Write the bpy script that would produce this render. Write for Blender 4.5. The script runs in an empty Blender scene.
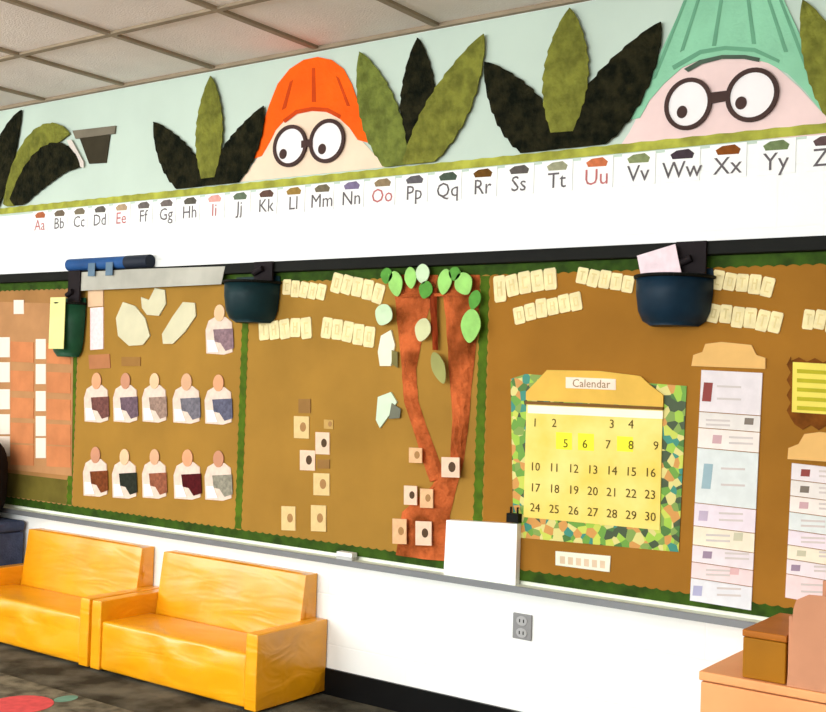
import bpy, math, random
from math import sin, cos, pi, radians
from mathutils import Vector, Matrix
random.seed(7)
SC = bpy.context.scene
COL = SC.collection

# ---------------------------------------------------------------- camera frame
FPX, YAW, PITCH, ROLL = 1145.2, radians(35.945), radians(1.207), radians(1.8407)
EYE = Vector((0, -3.6, 1.28))
_F = Vector((-sin(YAW) * cos(PITCH), cos(YAW) * cos(PITCH), sin(PITCH)))
_r = Vector((cos(YAW), sin(YAW), 0)); _u = _r.cross(_F)
CR = _r * cos(ROLL) + _u * sin(ROLL); CU = -_r * sin(ROLL) + _u * cos(ROLL)
cd = bpy.data.cameras.new('camera'); cam = bpy.data.objects.new('camera', cd); COL.objects.link(cam)
cd.sensor_fit = 'HORIZONTAL'; cd.sensor_width = 36; cd.lens = FPX / 826 * 36; cd.clip_start = .05
m = Matrix((( CR.x, CU.x, -_F.x, EYE.x), (CR.y, CU.y, -_F.y, EYE.y), (CR.z, CU.z, -_F.z, EYE.z), (0, 0, 0, 1)))
cam.matrix_world = m
SC.camera = cam

def W(px, py, off=0.0):
    """point of the wall plane (off metres in front of it) seen at a pixel of the survey photo -> (x, z)"""
    d = _F + CR * ((px - 413) / FPX) - CU * ((py - 356) / FPX)
    t = (-off - EYE.y) / d.y
    p = EYE + d * t
    return (p.x, p.z)

# ---------------------------------------------------------------- materials
def lin(c):
    return tuple((v / 255 / 12.92 if v / 255 <= .04045 else ((v / 255 + .055) / 1.055) ** 2.4) for v in c) + (1,)
_m = {}
def M(name, c, rough=.7, var=.12, scale=8, bump=0.0, bscale=40, metal=0, spec=.12, c2=None, coat=0):
    if name in _m: return _m[name]
    mt = bpy.data.materials.new(name); mt.use_nodes = True
    nt = mt.node_tree; b = nt.nodes['Principled BSDF']
    b.inputs['Roughness'].default_value = rough; b.inputs['Metallic'].default_value = metal
    b.inputs['Specular IOR Level'].default_value = spec
    if coat: b.inputs['Coat Weight'].default_value = coat; b.inputs['Coat Roughness'].default_value = .25
    tc = nt.nodes.new('ShaderNodeTexCoord')
    n = nt.nodes.new('ShaderNodeTexNoise'); n.inputs['Scale'].default_value = scale; n.inputs['Detail'].default_value = 5
    r = nt.nodes.new('ShaderNodeValToRGB')
    L = lin(c); L2 = lin(c2) if c2 else None
    a = [max(0, v * (1 - var)) for v in L[:3]] + [1]
    z = list(L2) if L2 else [min(1, v * (1 + var)) for v in L[:3]] + [1]
    r.color_ramp.elements[0].position = .35; r.color_ramp.elements[1].position = .65
    r.color_ramp.elements[0].color = a; r.color_ramp.elements[1].color = z
    nt.links.new(tc.outputs['Object'], n.inputs['Vector'])
    nt.links.new(n.outputs['Fac'], r.inputs['Fac']); nt.links.new(r.outputs['Color'], b.inputs['Base Color'])
    if bump:
        n2 = nt.nodes.new('ShaderNodeTexNoise'); n2.inputs['Scale'].default_value = bscale; n2.inputs['Detail'].default_value = 4
        bp = nt.nodes.new('ShaderNodeBump'); bp.inputs['Strength'].default_value = bump; bp.inputs['Distance'].default_value = .02
        nt.links.new(tc.outputs['Object'], n2.inputs['Vector'])
        nt.links.new(n2.outputs['Fac'], bp.inputs['Height']); nt.links.new(bp.outputs['Normal'], b.inputs['Normal'])
    _m[name] = mt
    return mt

def patchwork(name, cols, scale):
    mt = bpy.data.materials.new(name); mt.use_nodes = True
    nt = mt.node_tree; b = nt.nodes['Principled BSDF']; b.inputs['Roughness'].default_value = .6
    tc = nt.nodes.new('ShaderNodeTexCoord'); v = nt.nodes.new('ShaderNodeTexVoronoi'); v.inputs['Scale'].default_value = scale
    s = nt.nodes.new('ShaderNodeSeparateColor'); r = nt.nodes.new('ShaderNodeValToRGB'); r.color_ramp.interpolation = 'CONSTANT'
    nt.links.new(tc.outputs['Object'], v.inputs['Vector']); nt.links.new(v.outputs['Color'], s.inputs['Color'])
    nt.links.new(s.outputs['Red'], r.inputs['Fac']); nt.links.new(r.outputs['Color'], b.inputs['Base Color'])
    e = r.color_ramp.elements
    while len(e) < len(cols): e.new(.5)
    for i, c in enumerate(cols): e[i].position = i / len(cols)
    for i, c in enumerate(cols): e[i].color = lin(c)
    return mt

def block_wall(name, c, bw, bh):
    """painted concrete block: faint mortar joints as bump"""
    mt = M(name, c, .45, .02, 2)
    nt = mt.node_tree; b = nt.nodes['Principled BSDF']
    tc = nt.nodes.new('ShaderNodeTexCoord'); mp = nt.nodes.new('ShaderNodeMapping'); mp.inputs['Rotation'].default_value = (pi / 2, 0, 0)
    br = nt.nodes.new('ShaderNodeTexBrick'); br.inputs['Scale'].default_value = 1; br.inputs['Brick Width'].default_value = bw
    br.inputs['Row Height'].default_value = bh; br.inputs['Mortar Size'].default_value = .004; br.inputs['Mortar Smooth'].default_value = .6
    inv = nt.nodes.new('ShaderNodeMath'); inv.operation = 'SUBTRACT'; inv.inputs[0].default_value = 1
    bp = nt.nodes.new('ShaderNodeBump'); bp.inputs['Strength'].default_value = .25; bp.inputs['Distance'].default_value = .01
    nt.links.new(tc.outputs['Object'], mp.inputs['Vector']); nt.links.new(mp.outputs['Vector'], br.inputs['Vector'])
    nt.links.new(br.outputs['Fac'], inv.inputs[1]); nt.links.new(inv.outputs[0], bp.inputs['Height']); nt.links.new(bp.outputs['Normal'], b.inputs['Normal'])
    return mt

WHITE = M('white_paper', (240, 242, 240), .6, .02)
CREAM = M('cream_paper', (234, 218, 166), .7, .10, 30)
KRAFT = M('kraft_paper', (158, 118, 48), .8, .10, 3, bump=.15, bscale=10)
KRAFT4 = M('kraft_paper_dark', (152, 103, 34), .8, .10, 3, bump=.15, bscale=10)
KRAFTR = M('kraft_paper_faded', (160, 116, 68), .8, .12, 4, bump=.2, bscale=10)
GREENB = M('green_border', (72, 98, 14), .7, .25, 25)
GREEND = M('green_border_dark', (48, 74, 14), .7, .35, 20)
BLACK = M('black_metal', (14, 15, 10), .6, .2)
ALU = M('tray_aluminium', (128, 130, 132), .4, .03, 5, metal=.5)
ALUW = M('tray_white_metal', (235, 240, 225), .4, .03, 5)
MINT = M('mint_paper', (194, 210, 197), .8, .04, 2)
OLIVE = M('olive_paper', (116, 118, 46), .75, .28, 22, bump=.5, bscale=60)
OLIVEG = M('olive_green_paper', (106, 116, 50), .75, .28, 22, bump=.5, bscale=60)
DARK = M('dark_leaf_paper', (20, 26, 14), .8, .5, 25, bump=.5, bscale=60, c2=(40, 38, 22), spec=.06)
YELB = M('yellow_green_border', (164, 166, 66), .7, .28, 14)
GREY = M('grey_ink', (120, 112, 112), .8, .15)
INK = M('dark_ink', (58, 48, 44), .8, .2)
FACE = M('peach_paper', (240, 214, 188), .8, .04)
FACEP = M('pink_paper', (236, 208, 204), .8, .04)
ORANGE = M('orange_paper', (250, 96, 14), .7, .10, 7, bump=.4, bscale=25)
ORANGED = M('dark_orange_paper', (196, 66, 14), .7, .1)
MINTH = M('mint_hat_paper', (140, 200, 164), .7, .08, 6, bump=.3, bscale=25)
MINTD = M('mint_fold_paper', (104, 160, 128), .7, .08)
RING = M('brown_ring', (70, 50, 46), .6, .15)
SHEEN = M('white_eye_paper', (244, 238, 238), .6, .02)

# ---------------------------------------------------------------- object helpers
def wpos(o):
    p = Vector((0, 0, 0))
    while o is not None: p = p + o.location; o = o.parent
    return p
def setp(o, label=None, cat=None, group=None, kind=None):
    if label: o['label'] = label
    if cat: o['category'] = cat
    if group: o['group'] = group
    if kind: o['kind'] = kind
    return o
def thing(name, loc, label, cat, group=None):
    o = bpy.data.objects.new(name, None); COL.objects.link(o); o.location = loc; o.empty_display_size = .05
    return setp(o, label, cat, group)

class MB:
    def __init__(s): s.v = []; s.f = []; s.mi = []; s.sm = []
    def add(s, vs, fs, mi=0, smooth=False):
        b = len(s.v); s.v += [Vector(v) for v in vs]
        for f in fs: s.f.append([b + i for i in f]); s.mi.append(mi); s.sm.append(smooth)
        return s
    def box(s, x0, x1, y0, y1, z0, z1, mi=0):
        vs = [(x, y, z) for x in (x0, x1) for y in (y0, y1) for z in (z0, z1)]
        return s.add(vs, [(0, 1, 3, 2), (4, 6, 7, 5), (0, 4, 5, 1), (2, 3, 7, 6), (0, 2, 6, 4), (1, 5, 7, 3)], mi)
    def prism(s, pts, off, t, mi=0):
        """pts (x,z) polygon; front face at y=-(off+t), back at y=-off"""
        a = sum(pts[i][0] * pts[(i + 1) % len(pts)][1] - pts[(i + 1) % len(pts)][0] * pts[i][1] for i in range(len(pts)))
        if a < 0: pts = pts[::-1]
        n = len(pts)
        vs = [(p[0], -(off + t), p[1]) for p in pts] + [(p[0], -off, p[1]) for p in pts]
        fs = [list(range(n)), list(range(2 * n - 1, n - 1, -1))] + [(i, i + n, (i + 1) % n + n, (i + 1) % n) for i in range(n)]
        return s.add(vs, fs, mi)
    def px(s, pts, off, t, mi=0):
        return s.prism([W(a, b, off) for a, b in pts], off, t, mi)
    def disc(s, c, rx, rz, off, t, mi=0, n=28, a0=0):
        return s.prism([(c[0] + rx * cos(a0 + 2 * pi * i / n), c[1] + rz * sin(a0 + 2 * pi * i / n)) for i in range(n)], off, t, mi)
    def ring(s, c, rx, rz, w, off, t, mi=0, n=36):
        vs = []
        for i in range(n):
            a = 2 * pi * i / n
            for (k, y) in ((1, off + t), (0, off + t), (0, off), (1, off)):
                vs.append((c[0] + (rx - (0 if k else w)) * cos(a), -y, c[1] + (rz - (0 if k else w)) * sin(a)))
        fs = []
        for i in range(n):
            j = (i + 1) % n
            for q in range(4):
                r_ = (q + 1) % 4
                fs.append((4 * i + q, 4 * i + r_, 4 * j + r_, 4 * j + q))
        return s.add(vs, fs, mi)
    def tube(s, p0, p1, r, n=20, mi=0, r1=None):
        p0, p1 = Vector(p0), Vector(p1); d = (p1 - p0).normalized()
        a = d.orthogonal().normalized(); b = d.cross(a); r1 = r if r1 is None else r1
        vs = [p0 + (a * cos(2 * pi * i / n) + b * sin(2 * pi * i / n)) * r for i in range(n)] + \
             [p1 + (a * cos(2 * pi * i / n) + b * sin(2 * pi * i / n)) * r1 for i in range(n)]
        s.add(vs, [(i, (i + 1) % n, n + (i + 1) % n, n + i) for i in range(n)], mi, True)
        return s.add(vs, [list(range(n))[::-1], list(range(n, 2 * n))], mi)
    def build(s, name, mats, parent=None, bevel=0, seg=2):
        if not isinstance(mats, (list, tuple)): mats = [mats]
        if parent is None:
            lo = Vector((min(v.x for v in s.v), min(v.y for v in s.v), min(v.z for v in s.v)))
            hi = Vector((max(v.x for v in s.v), max(v.y for v in s.v), max(v.z for v in s.v)))
            org = Vector(((lo.x + hi.x) / 2, (lo.y + hi.y) / 2, lo.z))
        else: org = wpos(parent)
        me = bpy.data.meshes.new(name)
        me.from_pydata([v - org for v in s.v], [], s.f)
        for mm in mats: me.materials.append(mm)
        for p, i, q in zip(me.polygons, s.mi, s.sm): p.material_index = i; p.use_smooth = q
        me.update()
        o = bpy.data.objects.new(name, me); COL.objects.link(o)
        if parent is None: o.location = org
        else: o.parent = parent
        if bevel:
            md = o.modifiers.new('bevel', 'BEVEL'); md.width = bevel; md.segments = seg; md.limit_method = 'ANGLE'; md.angle_limit = radians(40)
            wn = o.modifiers.new('wn', 'WEIGHTED_NORMAL')
            for p in me.polygons: p.use_smooth = True
        return o

def text(mb, body, size, c, off, t=.001, mi=0, sx=1.0):
    cu = bpy.data.curves.new('t', 'FONT'); cu.body = body; cu.size = size; cu.align_x = 'CENTER'; cu.align_y = 'CENTER'; cu.resolution_u = 2
    cu.offset = 0
    o = bpy.data.objects.new('t', cu); COL.objects.link(o)
    me = bpy.data.meshes.new_from_object(o)
    vs = [(c[0] + v.co.x * sx, -(off + t), c[1] + v.co.y) for v in me.vertices]
    mb.add(vs, [list(p.vertices) for p in me.polygons], mi)
    bpy.data.objects.remove(o); bpy.data.curves.remove(cu); bpy.data.meshes.remove(me)

def leaf_mesh(base, tip, width, bend, off, depth=.010, teeth=9, side_w=None):
    """serrated folded-paper leaf on the wall; base/tip/width in photo pixels at the wall"""
    b = Vector(W(*base, off)); t = Vector(W(*tip, off))
    wx = abs(W(base[0] + width, base[1], off)[0] - W(base[0], base[1], off)[0])
    c = (b + t) / 2 + Vector(W(base[0] + bend[0], base[1] + bend[1], off)) - Vector(W(*base, off))
    mb = MB(); n = teeth * 4; rows = []
    for i in range(n + 1):
        u = i / n
        p = b * (1 - u) ** 2 + c * (2 * u * (1 - u)) + t * u * u
        d = ((c - b) * (1 - u) + (t - c) * u).normalized(); nr = Vector((-d.y, d.x))
        w = wx / 2 * (sin(pi * min(1, (u * .88 + .12))) ** .75 if u < 1 else 0)
        w *= 1 + .05 * (1 - 2 * ((i % 4) / 4))
        w = max(w, .001)
        rows.append((p, nr, w))
    vs, fs = [], []
    for (p, nr, w) in rows:
        for k, y in ((-1, off + .003), (-.5, off + depth * .6), (0, off + depth * .35), (.5, off + depth * .6), (1, off + .003)):
            q = p + nr * w * k; vs.append((q.x, -y, max(q.y, 2.1205)))
        for k in (-1, 1):
            q = p + nr * w * k; vs.append((q.x, -off, max(q.y, 2.1205)))
    m7 = 7
    for i in range(n):
        a, b2 = i * m7, (i + 1) * m7
        for k in range(4): fs.append((a + k, b2 + k, b2 + k + 1, a + k + 1))
        fs.append((a, a + 5, b2 + 5, b2)); fs.append((a + 4, b2 + 4, b2 + 6, a + 6)); fs.append((a + 5, a + 6, b2 + 6, b2 + 5))
    fs.append([0, 1, 2, 3, 4, 6, 5]); e = n * m7; fs.append([e + k for k in (5, 6, 4, 3, 2, 1, 0)])
    mb.add(vs, fs, 0)
    return mb

# ---------------------------------------------------------------- room shell
X0, X1, Y0, H = -7.0, 2.6, -8.0, 2.645
WALLM = block_wall('painted_block', (244, 246, 243), .40, .20)
WALLS = M('painted_wall', (236, 236, 228), .6, .02, 2)
FLOORM = M('dark_carpet', (66, 62, 50), .95, .35, 6, bump=.4, bscale=250, c2=(108, 104, 90))
def struct(name, mb, mats, parent=None):
    o = mb.build(name, mats, parent)
    if parent is None: o['kind'] = 'structure'
    return o
struct('wall_back', MB().box(X0 - .15, X1 + .15, 0, .15, 0, H + .1), WALLM)
lw = MB(); LY0, LY1 = -5.4, -2.4
lw.box(X0 - .15, X0, Y0, LY0, 0, H + .1); lw.box(X0 - .15, X0, LY1, 0, 0, H + .1); lw.box(X0 - .15, X0, LY0, LY1, 0, .9); lw.box(X0 - .15, X0, LY0, LY1, 2.4, H + .1)
struct('wall_left', lw, WALLS)
struct('wall_right', MB().box(X1, X1 + .15, Y0, 0, 0, H + .1), M('tan_painted_wall', (150, 130, 100), .7, .03, 2))
struct('floor', MB().box(X0 - .15, X1 + .15, Y0 - .15, .15, -.1, 0), FLOORM)
# front wall with three window openings behind the camera
wins = [(-6.3, -3.9), (-3.3, -0.9), (-0.3, 2.1)]
fw = MB(); zs0, zs1 = .9, 2.4
fw.box(X0, X1, Y0 - .15, Y0, 0, zs0); fw.box(X0, X1, Y0 - .15, Y0, zs1, H + .1)
xs = [X0] + [v for w_ in wins for v in w_] + [X1]
for i in range(0, len(xs), 2): fw.box(xs[i], xs[i + 1], Y0 - .15, Y0, zs0, zs1)
struct('wall_front', fw, WALLS)
FRAME = M('window_frame_paint', (225, 225, 220), .4, .03)
for k, (a, b) in enumerate(wins):
    w_ = MB(); g = .05
    w_.box(a, b, Y0 - .12, Y0 - .04, zs0, zs0 + g); w_.box(a, b, Y0 - .12, Y0 - .04, zs1 - g, zs1)
    for x in (a, (a + b) / 2 - g / 2, b - g): w_.box(x, x + g, Y0 - .12, Y0 - .04, zs0 + g, zs1 - g)
    struct('window_%d' % (k + 1), w_, FRAME)
w_ = MB()
w_.box(X0 - .12, X0 - .04, LY0, LY1, .9, .95); w_.box(X0 - .12, X0 - .04, LY0, LY1, 2.35, 2.4)
for y in (LY0, (LY0 + LY1) / 2 - .025, LY1 - .05): w_.box(X0 - .12, X0 - .04, y, y + .05, .95, 2.35)
struct('window_4', w_, FRAME)
# ceiling: lay-in tiles in a metal grid
CEIL = M('ceiling_tile', (240, 230, 222), .9, .04, 3, bump=.25, bscale=120)
TBAR = M('ceiling_grid_metal', (150, 134, 112), .6, .1)
cm = MB(); cm.box(X0, X1, Y0, 0, H + .012, H + .1, 0)
T = .61; gx = [-3.755 + T * k for k in range(-6, 12)]; gy = [-.59 - T * k for k in range(0, 13)]
for x in gx:
    if X0 < x < X1: cm.box(x - .014, x + .014, Y0, 0, H, H + .013, 1)
yy = [0] + gy
for y in gy:
    if y > Y0:
        for i in range(len(gx) - 1):
            cm.box(gx[i] + .014, gx[i + 1] - .014, y - .014, y + .014, H, H + .013, 1)
cm.box(X0, X1, -.022, 0, H - .004, H + .013, 1)
struct('ceiling', cm, [CEIL, TBAR])
struct('baseboard_back', MB().box(X0, X1, -.012, 0, 0, .104), M('black_vinyl', (14, 14, 14), .4, .1))

# ---------------------------------------------------------------- lights of the room
def area(name, loc, rot, sx, sy, power, col):
    l = bpy.data.lights.new(name, 'AREA'); l.shape = 'RECTANGLE'; l.size = sx; l.size_y = sy; l.energy = power; l.color = col
    o = bpy.data.objects.new(name, l); COL.objects.link(o); o.location = loc; o.rotation_euler = rot
    return o
for (a, b), p in zip(wins, (205, 205, 70)):
    area('window_daylight', ((a + b) / 2, Y0 - .02, (zs0 + zs1) / 2), (radians(103), 0, 0), b - a - .1, zs1 - zs0 - .1, p, (.97, 1, 1))
area('window_daylight', (X0 - .02, (LY0 + LY1) / 2, 1.65), (radians(90), 0, radians(-90)), LY1 - LY0 - .1, 1.4, 95, (1, 1, 1))
LENS = bpy.data.materials.new('lamp_diffuser'); LENS.use_nodes = True
bn = LENS.node_tree.nodes['Principled BSDF']; bn.inputs['Emission Color'].default_value = (1, .98, .93, 1); bn.inputs['Emission Strength'].default_value = 3
trof = [(gx[i], gy[j]) for (i, j) in ((2, 3), (5, 3), (8, 3), (11, 3), (2, 7), (5, 7), (8, 7), (11, 7))]
proto = None
for k, (x, y) in enumerate(trof):
    if proto is None:
        t = thing('ceiling_light', (x + T / 2, y - T, H), 'x', 'ceiling light', 'recessed fluorescent ceiling lights')
        fr = MB(); a, b, c_, d = x + .016, x + T - .016, y - 2 * T + .016, y - .016
        for q in ((a, a + .03, c_, d), (b - .03, b, c_, d), (a + .03, b - .03, c_, c_ + .03), (a + .03, b - .03, d - .03, d)): fr.box(*q, H - .012, H + .011)
        fr.build('frame', FRAME, t); MB().box(a + .03, b - .03, c_ + .03, d - .03, H - .006, H + .01).build('diffuser', LENS, t)
        proto = t
    else:
        t = proto.copy(); COL.objects.link(t); t.location = (x + T / 2, y - T, H)
        for ch in list(proto.children):
            c = ch.copy(); COL.objects.link(c); c.parent = t
    t['label'] = 'recessed fluorescent ceiling light among the tiles, out of the frame'
    area('ceiling_lamp', (x + T / 2, y - T, H - .02), (0, 0, 0), .5, 1.1, 10, (1, 1, .98))
wd = bpy.data.worlds.new('world'); SC.world = wd; wd.use_nodes = True
wd.node_tree.nodes['Background'].inputs[0].default_value = (.75, .85, 1, 1); wd.node_tree.nodes['Background'].inputs[1].default_value = 1.0

# ---------------------------------------------------------------- bulletin boards
ZB0, ZB1 = .574, 1.716
edges = [-5.86, -4.625, -3.475, -2.255, -0.96]
descr = ['faded brown board with the job pocket chart, left of the student cutouts',
         'brown paper board holding the student cutouts, between two green strips',
         'brown paper board with the orange-brown paper tree',
         'wide brown paper board holding the yellow calendar']
for i in range(4):
    a, b = edges[i], edges[i + 1]
    t = thing('bulletin_board', ((a + b) / 2, 0, ZB0), descr[i], 'bulletin board', None)
    MB().box(a, b, -.018, -.001, ZB0, ZB1).build('paper_backing', KRAFTR if i == 0 else KRAFT4 if i == 3 else KRAFT, t)
    bw = .042
    def scal(x0, x1, z0, z1, vertical):
        n = max(4, int((z1 - z0 if vertical else x1 - x0) / .04)); pts = []
        if vertical:
            for q in range(n * 4 + 1): u = q / (n * 4); pts.append((x1 - .006 * abs(sin(pi * u * n)), z0 + (z1 - z0) * u))
            for q in range(n * 4 + 1): u = 1 - q / (n * 4); pts.append((x0 + .006 * abs(sin(pi * u * n)), z0 + (z1 - z0) * u))
            return pts
        for q in range(n * 4 + 1): u = q / (n * 4); pts.append((x0 + (x1 - x0) * u, z0))
        for q in range(n * 4 + 1): u = 1 - q / (n * 4); pts.append((x0 + (x1 - x0) * u, z1 - .006 * abs(sin(pi * u * n))))
        return pts
    MB().prism(scal(a, b, ZB0, ZB0 + bw, False), .018, .0012).build('border_or_shade_strip', GREEND, t)
    pts = scal(a, b, 0, bw, False); MB().prism([(x, ZB1 - z) for x, z in pts], .018, .0012).build('border_or_shade_strip', GREEND, t)
    if i == 0: MB().box(a + .01, b - .045, -.0193, -.018, ZB0 + bw, .735).build('border_or_shade_strip', M('olive_shade', (98, 88, 34), .8, .25, 5), t)  # wide olive band is shade low on this board put into colour, not trim
    xr = b
    MB().prism(scal(xr - .046, xr - .001, ZB0 + bw, ZB1 - bw, True), .018, .0014).build('border_or_shade_strip', GREENB, t)
MB().box(-6.2, -.6, -.05, 0, ZB1 + .0005, 1.762).build('map_rail', BLACK, None, bevel=.004)
setp(bpy.data.objects['map_rail'], 'long black metal rail along the top of the brown boards', 'rail')
t = thing('chalk_tray', (-3.4, 0, .52), 'long pale metal chalk tray under the brown boards', 'tray')
MB().box(-6.2, -.6, -.066, 0, .552, .560).build('tray_shelf', ALUW, t)
MB().box(-6.2, -.6, -.010, 0, .560, .5735).build('tray_flange', ALUW, t)
MB().box(-6.2, -.6, -.072, -.066, .538, .5615).build('tray_lip', ALU, t)
MB().box(-6.2, -.6, -.012, 0, .530, .552).build('tray_bracket', ALUW, t)

# ---------------------------------------------------------------- mural above
o = MB().prism([(X0 + .5, 2.075), (1.5, 2.075), (1.5, H - .006), (X0 + .5, H - .006)], 0, .002).build('mural_paper', MINT)
setp(o, 'pale mint background paper behind the paper plants, under the ceiling', 'wall paper')
o = MB()
n = 170; x0, x1 = -6.4, 1.4
top = [(x0 + (x1 - x0) * q / n, 2.116 + .003 * (q % 2)) for q in range(n + 1)]
o.prism(top + [(x1, 2.086), (x0, 2.086)], .002, .004)
o = o.build('mural_border', YELB); setp(o, 'thin yellow-green border strip above the alphabet cards', 'border')

def plant(label, x, y, leaves):
    bx, bz = W(x, y)
    t = thing('paper_plant', (bx, 0, bz), label, 'paper plant', 'cut-paper plants on the mural')
    for i, (b, tp, w, bend, mt, off) in enumerate(leaves):
        o = leaf_mesh(b, tp, w, bend, off + .008).build('leaf', mt, t)
        lab = {'dark_leaf_paper': 'near-black green leaf', 'olive_paper': 'olive leaf', 'olive_green_paper': 'mossy olive leaf'}[mt.name]
        o['label'] = lab
    return t
plant('cut-paper plant with drooping leaves at the left end of the mural', 10, 205, [
    ((-6, 207), (22, 110), 22, (-8, -5), DARK, .003), ((8, 207), (70, 134), 22, (-6, -44), OLIVE, .004), ((14, 205), (80, 167), 24, (4, -44), DARK, .007)])
plant('three-leaf paper plant just left of the orange-hatted face', 208, 188, [
    ((206, 191), (154, 122), 30, (-4, 12), DARK, .003), ((208, 178), (211, 76), 27, (0, 0), OLIVE, .009), ((208, 190), (264, 106), 30, (6, 10), DARK, .006)])
plant('paper plant with two olive leaves and a dark middle leaf', 410, 168, [
    ((418, 160), (418, 38), 36, (0, 0), DARK, .003), ((400, 170), (360, 52), 38, (-2, 4), OLIVEG, .006), ((410, 169), (484, 34), 42, (4, 8), OLIVE, .009)])
plant('large paper plant with two broad near-black leaves around an olive one', 560, 155, [
    ((555, 156), (485, 62), 48, (0, 10), DARK, .003), ((562, 132), (570, 8), 46, (0, 0), OLIVE, .009), ((562, 156), (661, 22), 54, (6, 10), DARK, .006)])
plant('olive-leaved paper plant at the right end of the mural', 850, 130, [
    ((852, 135), (803, 0), 44, (0, 0), OLIVE, .003), ((855, 135), (880, 10), 46, (0, 0), DARK, .006)])
t = thing('paper_pot', (W(94, 163)[0], 0, W(94, 163)[1]), 'small dark brown paper pot alone on the mint mural', 'paper pot')
MB().px([(80, 137), (111, 135), (107, 163), (90, 164)], .002, .006).build('pot_body', M('brown_black_paper', (58, 52, 38), .8, .2), t)
MB().px([(74, 131), (117, 126), (116, 134), (77, 139)], .002, .010).build('pot_top_shade', M('grey_pot_shade', (120, 112, 96), .8, .1), t)  # grey band stands for the shade around the top of the pot
MB().px([(67, 140), (72, 140), (84, 162), (84, 168), (79, 166)], .012, .003).build('paper_strip', M('pinkish_paper', (216, 206, 196), .8, .05), t)

def arc(pts): return pts
def eyes(t, l, rr, wr, pl, pr, bridge, arm=None):
    for (c, rad, pup) in ((l, wr[0], pl), (rr, wr[1], pr)):
        cx, cz = W(*c, .012)
        rx = abs(W(c[0] + rad[0], c[1], .012)[0] - cx); rz = abs(W(c[0], c[1] - rad[1], .012)[1] - cz)
        g = MB().disc((cx, cz), rx * .93, rz * .93, .0096, .0014).build('eye', SHEEN, t)
        p = W(*pup, .012)
        MB().disc(p, rx * .22, rz * .24, .011, .002).build('pupil', RING, g)
        MB().ring((cx, cz), rx, rz, rx * .17, .011, .005).build('glasses_rim', RING, t)
    MB().px(bridge, .0096, .006).build('glasses_bridge', RING, t)
# orange hat face
t = thing('mural_character', (W(312, 175)[0], 0, W(312, 175)[1]), 'paper face in round glasses under an orange hat', 'paper face', 'paper faces peeking over the mural border')
MB().px([(240, 182), (248, 172), (262, 152), (272, 132), (290, 115), (312, 108), (334, 112), (350, 126), (364, 143), (378, 158), (386, 167)], .002, .003).build('face', FACE, t)
MB().px([(250, 160), (256, 150), (262, 128), (270, 104), (278, 84), (290, 69), (304, 60), (318, 57), (332, 60), (344, 69), (352, 84), (359, 104), (366, 124), (374, 140), (369, 143),
         (358, 140), (350, 128), (338, 117), (326, 112), (312, 111), (298, 113), (286, 119), (276, 130), (270, 142), (262, 156)], .005, .003).build('hat', ORANGE, t)
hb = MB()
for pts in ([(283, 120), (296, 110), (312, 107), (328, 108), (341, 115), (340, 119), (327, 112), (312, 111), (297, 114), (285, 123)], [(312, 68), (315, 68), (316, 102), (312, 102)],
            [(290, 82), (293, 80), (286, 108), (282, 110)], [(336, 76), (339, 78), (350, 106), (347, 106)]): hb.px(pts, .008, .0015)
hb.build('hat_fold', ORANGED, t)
eyes(t, (290, 146), (327, 141), ((17, 21), (18, 22)), (283, 154), (322, 149), [(302, 141), (313, 139), (313, 146), (302, 148)])
# mint hat face
t = thing('mural_character', (W(725, 140)[0], 0, W(725, 140)[1]), 'paper face in large round glasses under a mint green hat', 'paper face', 'paper faces peeking over the mural border')
MB().px([(618, 150), (630, 132), (640, 112), (655, 92), (675, 70), (700, 58), (725, 54), (750, 56), (775, 66), (800, 88), (818, 108), (832, 122), (836, 134)], .002, .003).build('face', FACEP, t)
MB().px([(628, 120), (634, 104), (650, 74), (664, 46), (678, 16), (690, -6), (706, -17), (725, -21), (750, -23), (772, -18), (784, 0), (797, 28), (812, 60), (824, 84), (830, 106), (822, 112),
         (806, 92), (788, 74), (768, 63), (745, 57), (722, 56), (700, 60), (682, 68), (664, 84), (650, 100), (640, 118)], .005, .003).build('hat', MINTH, t)
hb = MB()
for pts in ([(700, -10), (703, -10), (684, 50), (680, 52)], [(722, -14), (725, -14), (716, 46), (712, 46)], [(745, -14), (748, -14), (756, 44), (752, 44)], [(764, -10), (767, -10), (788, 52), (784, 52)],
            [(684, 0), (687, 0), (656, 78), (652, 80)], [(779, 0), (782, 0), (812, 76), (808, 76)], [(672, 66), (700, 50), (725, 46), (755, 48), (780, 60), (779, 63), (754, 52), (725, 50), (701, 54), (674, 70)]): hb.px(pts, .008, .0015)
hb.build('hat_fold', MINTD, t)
MB().px([(684, 69), (700, 60), (722, 55), (745, 55), (760, 58), (759, 62), (744, 59), (722, 59), (702, 64), (688, 72)], .0096, .001).build('hat_brim', M('dark_green_paper', (76, 92, 78), .8, .1), t)
eyes(t, (688, 104), (752, 95), ((24, 26), (27, 27)), (682, 112), (741, 103), [(710, 93), (727, 91), (727, 101), (710, 104)])

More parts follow.
